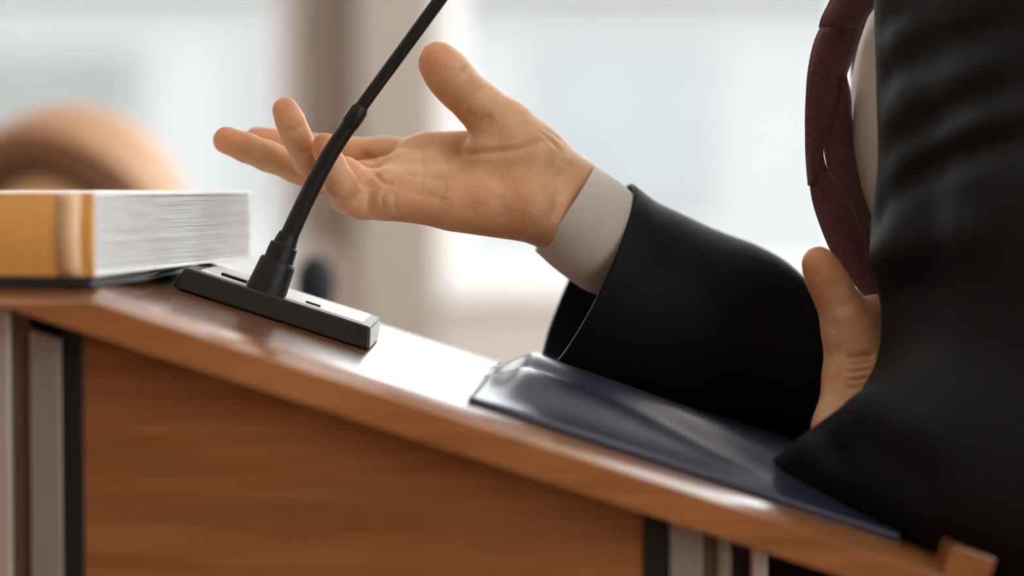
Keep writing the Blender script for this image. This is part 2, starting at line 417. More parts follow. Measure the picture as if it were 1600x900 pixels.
# outside: paving and the pale building opposite
tag(box('ground_outside', (-40, YW + 0.35, -3.2), (40, 60, -3.0), M_asphalt), kind='structure')
fac = empty('building', (2.0, 20.0, -3.0), 'long white building front filling the view outside both windows', 'building')
FT = at(0, -20, 20).z
box('wall', (-22, 20, -3.0), (24, 26, FT), M_facade, fac)
box('parapet', (-22.2, 19.7, FT), (24.2, 26, FT + .18), M_facade, fac)
def fwin(p0, p1, q0, q1, m, nm='window'):
    a, c = at(p0, q1, 19.97), at(p1, q0, 19.97)
    f = box(nm, (a.x, 19.93, a.z), (c.x, 20.0, c.z), M_facade, fac)
    box('pane', (a.x + .06, 19.915, a.z + .06), (c.x - .06, 19.929, c.z - .06), m, f)
M_pane_gg = noisy('grey_green_pane', (0.118, 0.128, 0.125), (0.135, 0.145, 0.142), ns=3, rough=0.4)
M_pane_bl = noisy('pale_blue_pane', (0.185, 0.197, 0.204), (0.20, 0.212, 0.219), ns=3, rough=0.4)
fwin(-220, 222, 70, 420, M_pane_gg)
fwin(372, 412, 60, 330, M_pane_bl)
fwin(836, 1112, 60, 330, M_pane_bl)
fwin(1330, 1600, 60, 330, M_pane_bl); fwin(-700, -330, 70, 420, M_pane_gg)

# ------------------------------------------------------------------ the lectern
Y1, Y2 = 1.14, 1.52
Z0 = CAM_Z - 0.1126
def surf(x): return Z0 - SLOPE * x                      # height of the sloping top
XLEDGE = -0.1985; ZLEDGE = surf(XLEDGE)
XEND = at(1560, 900, Y1).x
lect = empty('lectern', (-0.02, 1.3, 0), 'brown wooden lectern with a sloping top and aluminium posts', 'lectern')
th = 0.0214; DROP = 0.0049; EASE = 0.025
zl = at(0, 478, Y1).z; xl0 = at(-5, 478, Y1).x
prof = [(-0.42, ZLEDGE), (XLEDGE, ZLEDGE), (XEND, surf(XEND)), (XEND, surf(XEND) - th), (xl0, surf(xl0) - th), (-0.42, surf(xl0) - th)]
n = len(prof); v = []
for yy, dr in ((Y1, DROP), (Y1 + EASE * .5, DROP * .42), (Y1 + EASE, 0), (Y2, 0)):
    v += [(x, yy, z - (dr if i < 3 else 0)) for i, (x, z) in enumerate(prof)]
fc = [tuple(range(n)), tuple(range(4 * n - 1, 3 * n - 1, -1))]
for k in range(3): fc += [(k * n + i, (k + 1) * n + i, (k + 1) * n + (i + 1) % n, k * n + (i + 1) % n) for i in range(n)]
bm = bmesh.new(); q = [bm.verts.new(p) for p in v]
for f in fc: bm.faces.new([q[i] for i in f])
bevel(from_bm('top', bm, M_top, lect), 0.0012)
# raised stop at the low edge
a = at(1497, 853, Y1); bpt = at(1558, 873, Y1)
dx, dz = 0.952, -0.307
x0 = at(1478, 900, Y1).x
def slopept(x, up): return (x + 0.307 * up, surf(x) + 0.952 * up)
for ya_, yb_ in ((Y1 + .0005, Y1 + .028), (Y2 - .028, Y2 - .001)):
    prism_y('stop_block', [slopept(x0, -.006), slopept(x0, 0.0105), slopept(x0 + .021, 0.0105), slopept(x0 + .021, -.006)], ya_, yb_, M_top, lect, 0.001)
def X(px, Y): return at(px, 600, Y).x
YP = 1.160
def upright(name, p0, p1, yy0, yy1, m, lift=0.0):
    xa, xb = X(p0, yy0), X(p1, yy0)
    zt = lambda x: (surf(max(x, xl0)) - th - 0.0005 - lift)
    prism_y(name, [(xa, 0.04), (xb, 0.04), (xb, zt(xb)), (xa, zt(xa))], yy0, yy1, m, lect, 0.0008)
for yy, side in ((YP, 1), (Y2 - 0.045, -1)):
    upright('side_panel', 129, 1008, yy + .004, yy + .02, M_panel)
    upright('seal_strip', 95, 129.5, yy + .002, yy + .022, M_black, 0.001)
    upright('post', 46, 95, yy, yy + .026, M_alud, 0.008)
    upright('edge_strip', 18, 46, yy + .004, yy + .022, M_brownstrip, 0.0)
    upright('post', -60, 15, yy - .002, yy + .026, M_alu, 0.0)
    upright('seal_strip', 1008, 1046, yy + .002, yy + .022, M_black, 0.001)
    upright('post', 1047, 1098, yy, yy + .026, M_alud, 0.001)
    upright('edge_strip', 1098, 1122, yy + .004, yy + .022, M_brownstrip, 0.001)
    upright('post', 1122, 1143, yy + .002, yy + .026, M_alud, 0.001)
    upright('seal_strip', 1143, 1176, yy + .006, yy + .022, M_black, 0.001)
    upright('post', 1176, 1199, yy - .002, yy + .026, M_alu, 0.001)
upright('dark_gap_filler', 28, 128, YP + .028, YP + .04, M_black, 0.001)  # added black filler stands in for the dark recess under the top
box('front_panel', (X(-60, YP), YP + .026, 0.04), (X(-60, YP) + .016, Y2 - .046, surf(xl0) - th - .002), M_panel, lect)
for yy in (Y2 - .045,):
    xa, xb = X(1199, yy) + .0005, XEND - .004
    prism_y('inner_panel', [(xa, .04), (xb, .04), (xb, surf(xb) - th - .001), (xa, surf(xa) - th - .001)], yy + .004, yy + .02, M_black, lect)
box('base_plinth', (X(-90, YP), YP - .01, 0), (X(1230, YP), Y2 - .01, 0.04), M_black, lect, 0.003)

# ------------------------------------------------------------------ the microphone on the lectern
mic = empty('desk_microphone', (at(420, 470, 1.33).x, 1.345, surf(at(420, 470, 1.33).x)), 'black gooseneck microphone with a slab base on the lectern top', 'microphone')
bx0, bx1 = at(268, 452, 1.297).x, at(576, 547, 1.297).x
def mb(x, up): return slopept(x, up)
H = 0.0128
yb0, yb1 = 1.297, 1.398
# slab base: bottom rim, body with chamfered shoulders
def slab(name, x0, x1, y0, y1, u0, u1, ins, m, parent, bev):
    v = []; 
    for (u, i) in ((u0, 0), (u1, ins)):
        for (xx, yy) in ((x0 + i, y0 + i * .5), (x1 - i, y0 + i * .5), (x1 - i, y1 - i), (x0 + i, y1 - i)):
            X_, Z_ = slopept(xx - 0.307 * 0, u); v.append((X_, yy, Z_))
    f = [(3, 2, 1, 0), (4, 5, 6, 7), (0, 1, 5, 4), (1, 2, 6, 5), (2, 3, 7, 6), (3, 0, 4, 7)]
    return bevel(pydata(name, v, f, m, parent), bev, 3)
base = slab('base', bx0, bx1, yb0, yb1, 0.0008, H, 0.0032, M_mic, mic, 0.0012)
slab('foot_pad', bx0 + .004, bx1 - .004, yb0 + .004, yb1 - .004, 0.0001, 0.0009, 0, M_black, mic, 0.0002)
# glossy trim plate with window glare put into its pale colour, switch and LED on the top, light badge on the end
def topplate(name, xa, xb, ya, yb, ha, hb, m, parent):
    v = []
    for u in (ha, hb):
        for xx, yy in ((xa, ya), (xb, ya), (xb, yb), (xa, yb)):
            X_, Z_ = slopept(xx, u); v.append((X_, yy, Z_))
    return bevel(pydata(name, v, [(3, 2, 1, 0), (4, 5, 6, 7), (0, 1, 5, 4), (1, 2, 6, 5), (2, 3, 7, 6), (3, 0, 4, 7)], m, parent), 0.0003)
topplate('trim_plate', bx0 + .01, bx1 - .008, yb0 + .012, yb1 - .012, H - .0002, H + .0005, mat('glare_pale_plate', (0.82, 0.82, 0.83), rough=0.22), base)
topplate('switch', bx0 + .020, bx0 + .034, yb0 + .02, yb0 + .03, H + .0005, H + .002, M_black, base)
topplate('indicator', bx0 + .066, bx0 + .074, yb0 + .02, yb0 + .026, H + .0005, H + .0014, M_black, base)
# badge on the right end
bb = []
for u in (0.0022, 0.0115):
    for yy in (yb0 + .006, yb1 - .006):
        X_, Z_ = slopept(bx1 - 0.0032 * (u - .0008) / (H - .0008) + .0003, u); bb.append((X_, yy, Z_))
bo = pydata('badge', bb, [(0, 1, 3, 2)], M_white, base); so = bo.modifiers.new('s', 'SOLIDIFY'); so.thickness = 0.0006
# mount and gooseneck
YS = 1.312
def mp(px, py, r, Y=YS): p = at(px, py, Y); return (p.x, p.y, p.z, r)
s = FPX / YS
tube('mount', [mp(410, 468, .0115), mp(416, 455, .0112), mp(433, 413, .0101), mp(435, 408, .0096), mp(435.5, 407, .0082), mp(440, 394, .0080), mp(444, 384, .0077), mp(445, 382, .0064), mp(447, 377, .0062), mp(452, 366, .0056)], M_stem, mic, 32)
st = catmull([(452, 368, 1.312), (478, 312, 1.310), (512, 247, 1.307), (549, 190, 1.304)], 8)
lower = [mp(p[0], p[1], .0051 - .0007 * i / (len(st) - 1), p[2]) for i, p in enumerate(st)]
tube('gooseneck', lower, M_stem, mic)
st2 = catmull([(549, 190, 1.304), (562, 170, 1.303), (620, 91, 1.299), (688, -2, 1.293), (760, -100, 1.287), (830, -190, 1.278)], 8)
tube('joint_collar', [mp(545, 196, .0046, 1.304), mp(547, 193, .0050, 1.304), mp(561, 172, .0049, 1.303), mp(565, 166, .0037, 1.303)], M_stem, mic)
tube('gooseneck', [mp(p[0], p[1], .0036, p[2]) for p in st2], M_stem, mic)
e = at(830, -190, 1.278); f_ = at(862, -232, 1.274)
hd = [(0, .004), (0.1, .008), (.3, .0095), (.6, .0095), (.9, .0085), (1, .005)]
tube('capsule', [(*(e + (f_ - e) * t), r) for t, r in hd], M_foam, mic)

# ------------------------------------------------------------------ the thick book on its black portfolio
def frame2(o, dirv):
    d = Vector(dirv).normalized(); return o, d, Vector((-d.y, d.x))
c0 = at(145, 438, 1.155); c1 = at(397, 408, 1.455)
pd = Vector((c1.x - c0.x, c1.y - c0.y)); BW = pd.length; pd.normalize(); sd = Vector((-pd.y, pd.x))     # along the pages, along the spine
ZB = ZLEDGE + 0.0062; BT = 0.0405; BL = 0.30
def bk(u, v, z): return (c0.x + pd.x * u + sd.x * v, c0.y + pd.y * u + sd.y * v, z)
book = empty('book', (*bk(BW / 2, BL / 2, ZB)[:2], ZB), 'thick book with ochre cloth spine and white page edges beside the microphone', 'book')
def bbox(name, u0, u1, v0, v1, z0, z1, m, parent, bev=.0006):
    v = [bk(u, vv, z) for z in (z0, z1) for u, vv in ((u0, v0), (u1, v0), (u1, v1), (u0, v1))]
    return bevel(pydata(name, v, [(3, 2, 1, 0), (4, 5, 6, 7), (0, 1, 5, 4), (1, 2, 6, 5), (2, 3, 7, 6), (3, 0, 4, 7)], m, parent), bev)
# page block: many leaves, slightly uneven at the open end
v = []; fcs = []; NL = 60
for i in range(NL):
    z0 = ZB + .0018 + (BT - .0036) * i / NL; z1 = z0 + (BT - .0036) / NL * .93
    e1 = random.uniform(-.0006, .0006); e2 = random.uniform(-.0008, .0008) + .0015 * math.sin(i / NL * 3.1)
    k = len(v); v += [bk(u, vv, z) for z in (z0, z1) for u, vv in ((.003, .002 + e1), (BW - .002 + e2, .002 + e1), (BW - .002 + e2, BL - .002), (.003, BL - .002))]
    fcs += [tuple(k + j for j in q) for q in ((3, 2, 1, 0), (4, 5, 6, 7), (0, 1, 5, 4), (1, 2, 6, 5), (2, 3, 7, 6), (3, 0, 4, 7))]
tag(pydata('pages', v, fcs, M_pages, book), kind='stuff')
bbox('cover_board', .002, BW - .003, 0.0005, BL, ZB, ZB + .0018, M_sheet, book)
bbox('cover_board', .002, BW - .003, 0.0005, BL, ZB + BT - .0018, ZB + BT, M_sheet, book)
# spine runs along v at u = 0, gently rounded
v = []; fcs = []; nz = 9
for vv in (0.0, BL):
    for i in range(nz):
        t = i / (nz - 1); v.append(bk(.002 - .0035 * math.sin(math.pi * t), vv, ZB + BT * t))
    for i in range(nz - 1, -1, -1): v.append(bk(.0035, vv, ZB + BT * i / (nz - 1)))
n2 = 2 * nz; fcs = [tuple(range(n2 - 1, -1, -1)), tuple(range(n2, 2 * n2))] + [(i, (i + 1) % n2, (i + 1) % n2 + n2, i + n2) for i in range(n2)]
sp = pydata('spine', v, fcs, M_bookcover, book)
def spine_highlight(va, vb, m):
    v = []
    for vv in (va, vb):
        for i in range(nz): t = i / (nz - 1); v.append(bk(.0017 - .0036 * math.sin(math.pi * t), vv, ZB + BT * t))
    o = pydata('spine_highlight', v, [(i, i + 1, i + 1 + nz, i + nz) for i in range(nz - 1)], m, sp, True); q = o.modifiers.new('s', 'SOLIDIFY'); q.thickness = .0006; return o
spine_highlight(.006, .018, M_highlight)  # paler strip paints the highlight along the rounded spine joint

pf = empty('portfolio', (*bk(.08, .1, ZLEDGE)[:2], ZLEDGE), 'thin black leather portfolio lying flat under the thick book', 'folder')
def flatpoly(name, pts, z0, z1, m, parent, bev):
    n = len(pts); v = [(x, y, z0) for x, y in pts] + [(x, y, z1) for x, y in pts]
    bm = bmesh.new(); q = [bm.verts.new(p) for p in v]
    bm.faces.new(q[:n]); bm.faces.new(q[n:]); 
    for i in range(n): bm.faces.new((q[i], q[(i + 1) % n], q[(i + 1) % n + n], q[i + n]))
    return bevel(from_bm(name, bm, m, parent), bev)
pp = [(-0.40, 1.168), (XLEDGE - .004, 1.167), (-0.190, 1.25), (-0.189, 1.44), (-0.40, 1.45)]
flatpoly('cover', pp, ZLEDGE + .0001, ZLEDGE + .0028, M_blackleather, pf, .0008)
flatpoly('cover', [(x, y + .002) for x, y in pp], ZLEDGE + .0034, ZLEDGE + .0061, M_blackleather, pf, .0008)
flatpoly('filler_sheets', [(x - .002, y + (.006 if y < 1.3 else -.004)) for x, y in pp], ZLEDGE + .0027, ZLEDGE + .0035, M_sheet, pf, .0001)

# ------------------------------------------------------------------ the navy folder and a white sheet on the slope
fold = empty('folder', (0.1, 1.31, surf(0.1)), 'dark navy glossy folder lying on the sloping lectern top under the sleeves', 'folder')
NU, NV = 60, 46
FX0, FX1 = -0.022, 0.192; FY0, FY1 = 1.190, 1.452
def cover(name, off, hfun, m, thick, skew=0.014, x0=FX0, x1=FX1, y0=FY0, y1=FY1):
    v = []; f = []
    for j in range(NV):
        for i in range(NU):
            a, b = i / (NU - 1), j / (NV - 1)
            # rounded corners
            x = x0 + (x1 - x0) * a + skew * b * (1 - a); y = y0 + (y1 - y0) * b
            h = off + hfun(a, b)
            X_, Z_ = slopept(x, h); v.append((X_, y, Z_))
    for j in range(NV - 1):
        for i in range(NU - 1): k = j * NU + i; f.append((k, k + 1, k + 1 + NU, k + NU))
    o = pydata(name, v, f, m, fold, True); q = o.modifiers.new('s', 'SOLIDIFY'); q.thickness = thick; q.offset = -1; return o
sstep = lambda e0, e1, x: (lambda t: t * t * (3 - 2 * t))(min(1, max(0, (x - e0) / (e1 - e0))))
cover('back_cover', 0.0020, lambda a, b: 0.0, M_navy, 0.0018)
cover('inner_sheets', 0.0028, lambda a, b: 0.006 * sstep(.05, .4, b) * sstep(0, .15, a), M_sheet, 0.0008, x0=FX0 + .006, x1=FX1 - .004, y0=FY0 + .012, y1=FY1 - .008)
def hf(a, b):
    # front cover bulges and rolls down to the near edge, with a shallow diagonal buckle
    roll = 0.0012 * sstep(0, .03, b) + 0.0165 * sstep(0.03, 0.36, b)
    end = sstep(0.0, 0.10, a)
    diag = b - (0.10 + 0.42 * (1 - a))
    buck = 0.0045 * math.exp(-((diag - 0.06) / 0.09) ** 2) * (1 - sstep(.45, .75, a)) - 0.0035 * math.exp(-((diag + 0.07) / 0.05) ** 2) * (1 - sstep(.5, .8, a))
    return 0.0026 + (roll + buck) * (0.30 + 0.70 * end) - 0.006 * sstep(.88, 1, b)
cover('front_cover', 0.0, hf, M_navy, 0.0018)

sheet = []
for (x, y) in ((-0.012, 1.463), (0.03, 1.512), (0.10, 1.505), (0.06, 1.458)):
    sheet.append((x, y, surf(x) + .0008))
o = pydata('paper_sheet', sheet, [(0, 1, 2, 3)], M_sheet); q = o.modifiers.new('s', 'SOLIDIFY'); q.thickness = 0.0006; q.offset = 1
tag(o, 'white sheet of paper poking out behind the navy folder', 'paper')

# ------------------------------------------------------------------ people
def A(px, py, Y): return at(px, py, Y)
def chain(F_, pts, k=0.004):
    for (a, b) in zip(pts[:-1], pts[1:]): F_.cone(A(*a[:3]), a[3] / 1000, A(*b[:3]), b[3] / 1000, k)
    return F_

def merge(parts):
    Vs, Fs, n = [], [], 0
    for V, F in parts: Vs.append(V); Fs.append(F + n); n += len(V)
    return np.concatenate(Vs), np.concatenate(Fs)

def head_field(c, F_, scale=1.0, face=(-1, 0)):
    """head whose face looks along face (unit x, y); c is the centre of the skull"""
    fx, fy = face; c = Vector(c); f = Vector((fx, fy, 0)); r = Vector((-fy, fx, 0)); u = Vector((0, 0, 1)); s_ = scale
    R = [list(f), list(r), list(u)]
    F_.ball(c + u * .015 * s_, (.098 * s_, .076 * s_, .095 * s_), .01, R)
    F_.ball(c + f * .03 * s_ - u * .05 * s_, (.068 * s_, .06 * s_, .07 * s_), .03, R)
    F_.ball(c + f * .058 * s_ - u * .1 * s_, (.028 * s_, .03 * s_, .022 * s_), .03, R)
    F_.cone(c + f * .094 * s_ - u * .005 * s_, .007 * s_, c + f * .112 * s_ - u * .042 * s_, .012 * s_, .012)
    for sg in (-1, 1):
        F_.ball(c + f * .092 * s_ + r * sg * .032 * s_ - u * .008 * s_, (.016 * s_,) * 3, .012, sub=True)
        F_.ball(c + f * .081 * s_ + r * sg * .032 * s_ - u * .008 * s_, (.0125 * s_,) * 3, .002)
        F_.cone(c + f * .094 * s_ + r * sg * .016 * s_ + u * .014 * s_, .006 * s_, c + f * .084 * s_ + r * sg * .048 * s_ + u * .014 * s_, .005 * s_, .01)
        F_.ball(c + r * sg * .078 * s_ - u * .02 * s_ - f * .004 * s_, (.016 * s_, .008 * s_, .03 * s_), .006, R)
    for dz in (-.066, -.076):
        F_.cone(c + f * .092 * s_ + u * dz * s_ - r * .02 * s_, .005 * s_, c + f * .092 * s_ + u * dz * s_ + r * .02 * s_, .005 * s_, .004)
    return F_

# ---- the speaker
spk = empty('person', (0.33, 1.36, 0), 'person in a charcoal suit and burgundy tie gesturing with an open hand', 'person')
HV = 0.0011
H1 = Field(tuple(A(300, 400, 1.30) + Vector((-.012, -.01, -.02))), tuple(Vector((A(1000, 40, 1.42).x, 1.44, A(1000, 40, 1.42).z))), HV)
for (p, r0, q_, r1) in (
    ((848, 278, 1.388), 15, (646, 246, 1.388), 11.5),
    ((858, 300, 1.378), 17, (630, 270, 1.371), 12),
    ((860, 318, 1.366), 17, (612, 294, 1.353), 12),
    ((860, 334, 1.356), 15, (602, 313, 1.342), 10.5),
    ((778, 225, 1.376), 9, (672, 232, 1.386), 8),
    ((815, 318, 1.350), 17, (715, 317, 1.344), 12),
    ((848, 252, 1.374), 17.5, (788, 200, 1.364), 15.5),
    ((825, 250, 1.362), 18, (768, 240, 1.358), 14),
    ((899, 301, 1.378), 17.5, (1030, 390, 1.39), 19), ((871, 343, 1.366), 17.5, (1000, 432, 1.385), 19),
    ((862, 296, 1.376), 18, (896, 312, 1.375), 18)):
    H1.cone(A(*p), r0 / 1000, A(*q_), r1 / 1000, .012)
chain(H1, [(788, 200, 1.364, 15.5), (748, 164, 1.357, 12.4), (718, 137, 1.352, 11.6), (700, 115, 1.348, 11.9), (684, 96, 1.346, 11.2)], .006)
fingers = [
    [(648, 246, 1.392, 11.3), (600, 241, 1.400, 10.2), (548, 241, 1.405, 9.8), (455, 227, 1.410, 8.7), (402, 219, 1.410, 7.9)],
    [(630, 270, 1.374, 11.5), (570, 279, 1.374, 10), (505, 279, 1.374, 9.4), (462, 261, 1.372, 8.7), (418, 244, 1.369, 8.5), (385, 231, 1.367, 8.2), (354, 219, 1.365, 7.8)],
    [(612, 294, 1.358, 11), (570, 290, 1.353, 9.3), (538, 272, 1.346, 9.4), (505, 272, 1.346, 8.7), (481, 250, 1.345, 8.4), (463, 212, 1.342, 8.0), (454, 190, 1.341, 7.9), (446, 172, 1.341, 7.4)],
    [(602, 315, 1.346, 10.3), (568, 318, 1.343, 8.8), (541, 309, 1.336, 8.6), (532, 287, 1.327, 8.8), (519, 258, 1.327, 7.4), (510, 238, 1.329, 6.9), (507, 226, 1.330, 6.6)]]
for ch in fingers: H1.join(chain(H1.blank(), ch, .0025), .0032)
V, F = H1.mesh(); V = relax(V, F, 2)
creases = [
    ([(700, 240), (735, 241), (768, 239), (805, 234), (840, 224), (866, 210)], .0016, .0022),
    ([(652, 226), (662, 262), (660, 300)], .0007, .0016), ([(690, 232), (700, 262), (695, 300), (680, 330)], .0005, .0016),
    ([(608, 286), (600, 312), (604, 332)], .0009, .0015), ([(622, 300), (620, 318), (626, 338)], .0006, .0014), ([(583, 268), (600, 283), (618, 290)], .0014, .0016),
    ([(555, 240), (575, 246), (588, 248)], .0018, .0022),
    ([(846, 199), (866, 210), (884, 224)], .0009, .001), ([(838, 203), (858, 215), (876, 230)], .0008, .001), ([(850, 214), (866, 224), (880, 238)], .0006, .001),
    ([(684, 148), (697, 139), (711, 128), (725, 116), (738, 104)], .0007, .0022), ([(680, 138), (692, 131), (706, 120), (716, 108)], .0004, .0016),
    ([(716, 184), (726, 176), (738, 162), (748, 146), (756, 132)], .0007, .0022), ([(722, 180), (745, 190), (775, 184)], .0010, .003),
    ([(868, 212), (872, 240), (866, 262), (876, 290), (868, 330), (852, 352)], .0014, .003),
    ([(884, 250), (900, 270), (905, 290)], .0007, .002),
    ([(412, 224), (410, 245), (400, 262)], .0006, .0012), ([(460, 243), (458, 262), (450, 285)], .0006, .0014), 
    ([(450, 203), (465, 205), (480, 196)], .0006, .0012), ([(466, 240), (482, 240), (494, 232)], .0006, .0012),
    ([(640, 250), (665, 253), (690, 252), (715, 256)], .0006, .002), ([(632, 272), (665, 276), (700, 283)], .0006, .002), ([(640, 300), (672, 306), (704, 312)], .0006, .0022), ([(745, 262), (775, 275), (800, 300), (806, 325)], .0008, .004), ([(560, 322), (563, 308), (570, 298)], .0008, .0014), ([(575, 326), (577, 312), (583, 300)], .0007, .0013), ([(775, 300), (790, 325), (784, 350)], .0008, .005), ([(730, 320), (742, 335)], .0006, .004)]
V = emboss(V, F, creases, 1.36)
# fine wrinkling
hand1 = (V, F)
# the near hand, thumb up, held before the chest
H2 = Field(tuple(A(1240, 740, 1.22)), tuple(Vector((A(1480, 370, 1.36).x, 1.40, A(1480, 370, 1.36).z))), 0.0014)
for (p, r0, q_, r1) in (
    ((1327, 520, 1.290), 11.5, (1342, 560, 1.292), 15), ((1342, 555, 1.292), 16, (1338, 610, 1.286), 15),
    ((1355, 540, 1.305), 15, (1345, 600, 1.296), 15), ((1328, 505, 1.294), 12, (1372, 492, 1.306), 11.5), ((1338, 605, 1.286), 14.5, (1318, 672, 1.275), 14.5), ((1318, 672, 1.275), 14.5, (1330, 740, 1.25), 18)):
    H2.cone(A(*p), r0 / 1000, A(*q_), r1 / 1000, .012)
chain(H2, [(1330, 522, 1.290, 12.5), (1316, 486, 1.290, 10.6), (1302, 456, 1.289, 10.2), (1288, 430, 1.288, 9.3), (1279, 411, 1.287, 9.0)], .006)
for i, (dy, L) in enumerate(((0, 1.0), (.016, 1.08), (.032, 1.0), (.047, .8))):
    b0 = A(1362, 512 + 14 * i, 1.306 + dy * .8); d1 = Vector((.026, .012, .004)) * L; d2 = Vector((.018, .018, -.012)) * L; d3 = Vector((.004, .014, -.014)) * L
    g = H2.blank(); p = [b0, b0 + d1, b0 + d1 + d2, b0 + d1 + d2 + d3]
    for j, (ra, rb) in enumerate(((10.5, 9.4), (9.4, 8.5), (8.5, 7.6))): g.cone(p[j], ra / 1000, p[j + 1], rb / 1000, .003)
    H2.join(g, .004)
V, F = H2.mesh(); V = relax(V, F, 2)
wr = [([(1316, y + 3), (1340, y), (1366, y - 4)], .0017, .0016) for y in (556, 566, 577, 590, 601)]
wr += [([(1290, 456), (1304, 448), (1318, 440)], .0010, .0016), ([(1294, 464), (1308, 456), (1322, 450)], .0009, .0016), ([(1288, 447), (1302, 440)], .0007, .0015),
       ([(1300, 498), (1320, 492), (1342, 488)], -.0012, .004), ([(1270, 436), (1282, 428)], .0006, .0014), ([(1300, 655), (1320, 640)], .001, .002)]
V = emboss(V, F, wr, 1.28)
hand2 = (V, F)
# neck, trunk, arms and legs under the clothes, head above the frame
BX, BY = 0.335, 1.36
sz = CAM_Z
B = Field((0.12, 1.02, 0.02), (0.62, 1.72, 1.83), 0.0045)
for yy in (-.07, .07):
    B.cone((BX, BY + yy, .92), .105, (BX, BY + yy, 1.30), .10, .05)
B.cone((BX + .03, BY - .14, 1.40), .05, (BX + .03, BY + .14, 1.40), .05, .06)
B.cone((BX + .02, BY, 1.40), .06, (BX - .01, BY, 1.57), .055, .04)
elR = A(1420, 650, 1.47); elL = Vector((.35, 1.145, 1.02))
B.cone((BX + .03, BY + .17, 1.39), .05, elR, .042, .02); B.cone(elR, .042, A(1040, 430, 1.39), .024, .01)
B.cone((BX + .03, BY - .17, 1.39), .05, elL, .042, .02); B.cone(elL, .042, A(1330, 735, 1.25), .022, .01)
for yy in (-.1, .1):
    B.cone((BX, BY + yy, .90), .085, (BX - .02, BY + yy, .50), .058, .03); B.cone((BX - .02, BY + yy, .50), .056, (BX + .01, BY + yy, .09), .038, .02)
    B.cone((BX + .01, BY + yy, .06), .03, (BX - .13, BY + yy, .055), .024, .02)
HC = (BX - .035, BY, 1.665)
body = head_field(HC, B).mesh()
# open the forearms where the finely built hands take over, then sew them together
ends = [A(1010, 415, 1.388), A(1328, 737, 1.251)]
V, F = body; cen = V[F].mean(1)
for e_, r_ in zip(ends, (.034, .030)): F = F[np.linalg.norm(cen - np.array(e_), axis=1) > r_]; cen = V[F].mean(1)
def trim_hand(hm, p, n):
    V, F = hm; c = V[F].mean(1); F = F[(c - np.array(p)) @ np.array(Vector(n).normalized()) < 0]; return V, F
d1 = A(1030, 411, 1.3875) - A(885, 322, 1.372)
hand1 = trim_hand(hand1, A(968, 378, 1.381), d1)
hand2 = trim_hand(hand2, A(1322, 712, 1.26), (0, 0, -1))
V, F = merge([hand1, hand2, (V, F)])
me = quadmesh('body', V, F)
bm = bmesh.new(); bm.from_mesh(me)
bmesh.ops.delete(bm, geom=[v for v in bm.verts if not v.link_faces], context='VERTS')
edges = [e for e in bm.edges if len(e.link_faces) == 1]; seen = set(); loops = []
for e in edges:
    if e in seen: continue
    stack = [e]; comp = []
    while stack:
        q = stack.pop()
        if q in seen: continue
        seen.add(q); comp.append(q)
        for v in q.verts: stack += [k for k in v.link_edges if len(k.link_faces) == 1 and k not in seen]
    loops.append(comp)
loops.sort(key=len, reverse=True)
def lc(c): return sum(((e.verts[0].co + e.verts[1].co) / 2 for e in c), Vector()) / len(c)
for e_ in ends:
    near = [l for l in sorted(loops, key=lambda c: (lc(c) - e_).length)[:4] if len(l) > 12][:2]
    try: bmesh.ops.bridge_loops(bm, edges=near[0] + near[1])
    except Exception as ex: print('BRIDGE', ex)
bmesh.ops.recalc_face_normals(bm, faces=bm.faces)
bm.to_mesh(me); bm.free(); me.update()
V = np.empty(len(me.vertices) * 3, np.float32); me.vertices.foreach_get('co', V); V = V.reshape(-1, 3).astype(float)
tips = [A(*c[-1][:3]) for c in fingers] + [A(684, 96, 1.346), A(1279, 411, 1.287)]
ru = np.zeros(len(V))
for t in tips: ru = np.maximum(ru, np.exp(-(np.linalg.norm(V - np.array(t), axis=1) / .016) ** 2) * .75)
for (x, y, rr, am) in ((815, 300, .016, .35), (735, 320, .02, .4), (640, 325, .016, .3), (560, 248, .006, .8), (720, 172, .008, .5), (540, 300, .02, .4), (490, 270, .02, .35), (800, 345, .02, .35)):
    t = A(x, y, 1.35); ru = np.maximum(ru, am * np.exp(-(((V[:, 0] - t.x) ** 2 + (V[:, 2] - t.z) ** 2) / rr ** 2)))
at_ = me.attributes.new('ruddy', 'FLOAT', 'POINT'); at_.data.foreach_set('value', ru.astype(np.float32))
link('body', me, M_skin, spk, True)
# hair
def hair(c, h, scale, face, m, parent, grow=.012, low=-.05, front=.045, name='hair'):
    fx, fy = face; F_ = Field(np.array(c) - .2, np.array(c) + .2, h); c = Vector(c); f = Vector((fx, fy, 0)); r = Vector((-fy, fx, 0)); R = [list(f), list(r), [0, 0, 1]]
    F_.ball(c + Vector((0, 0, .02)) - f * .008, (.098 * scale + grow, .078 * scale + grow, .097 * scale + grow), .01, R)
    F_.cut(c + f * front, f * 1.0 - Vector((0, 0, .75))); F_.cut(c + Vector((0, 0, low)), (0, 0, -1))
    V, F = F_.mesh(); V = relax(V, F, 2); me = quadmesh(name, V, F); return link(name, me, m, parent, True)
hair(HC, .004, 1.0, (-1, 0), M_hair_dark, spk)

# ---- clothes of the speaker
# shirt
S = Field((0.10, 1.05, .90), (0.60, 1.68, 1.52), 0.004)
for yy in (-.075, .075): S.cone((BX + .06, BY + yy, .98), .112, (BX - .004, BY + yy, 1.27), .113, .06)
S.ball((A(1450, 190, BY).x, BY, A(1450, 190, BY).z), (A(1450, 190, BY).x - A(1327, 190, BY).x, .055, .085), .02)
S.cone((BX + .03, BY - .13, 1.40), .057, (BX + .03, BY + .13, 1.40), .057, .06); S.cone((BX + .01, BY, 1.42), .065, (BX, BY, 1.49), .066, .02)
V, F = S.mesh(); V = relax(V, F, 3); shirt = link('shirt', quadmesh('shirt', V, F), M_shirt, spk, True)

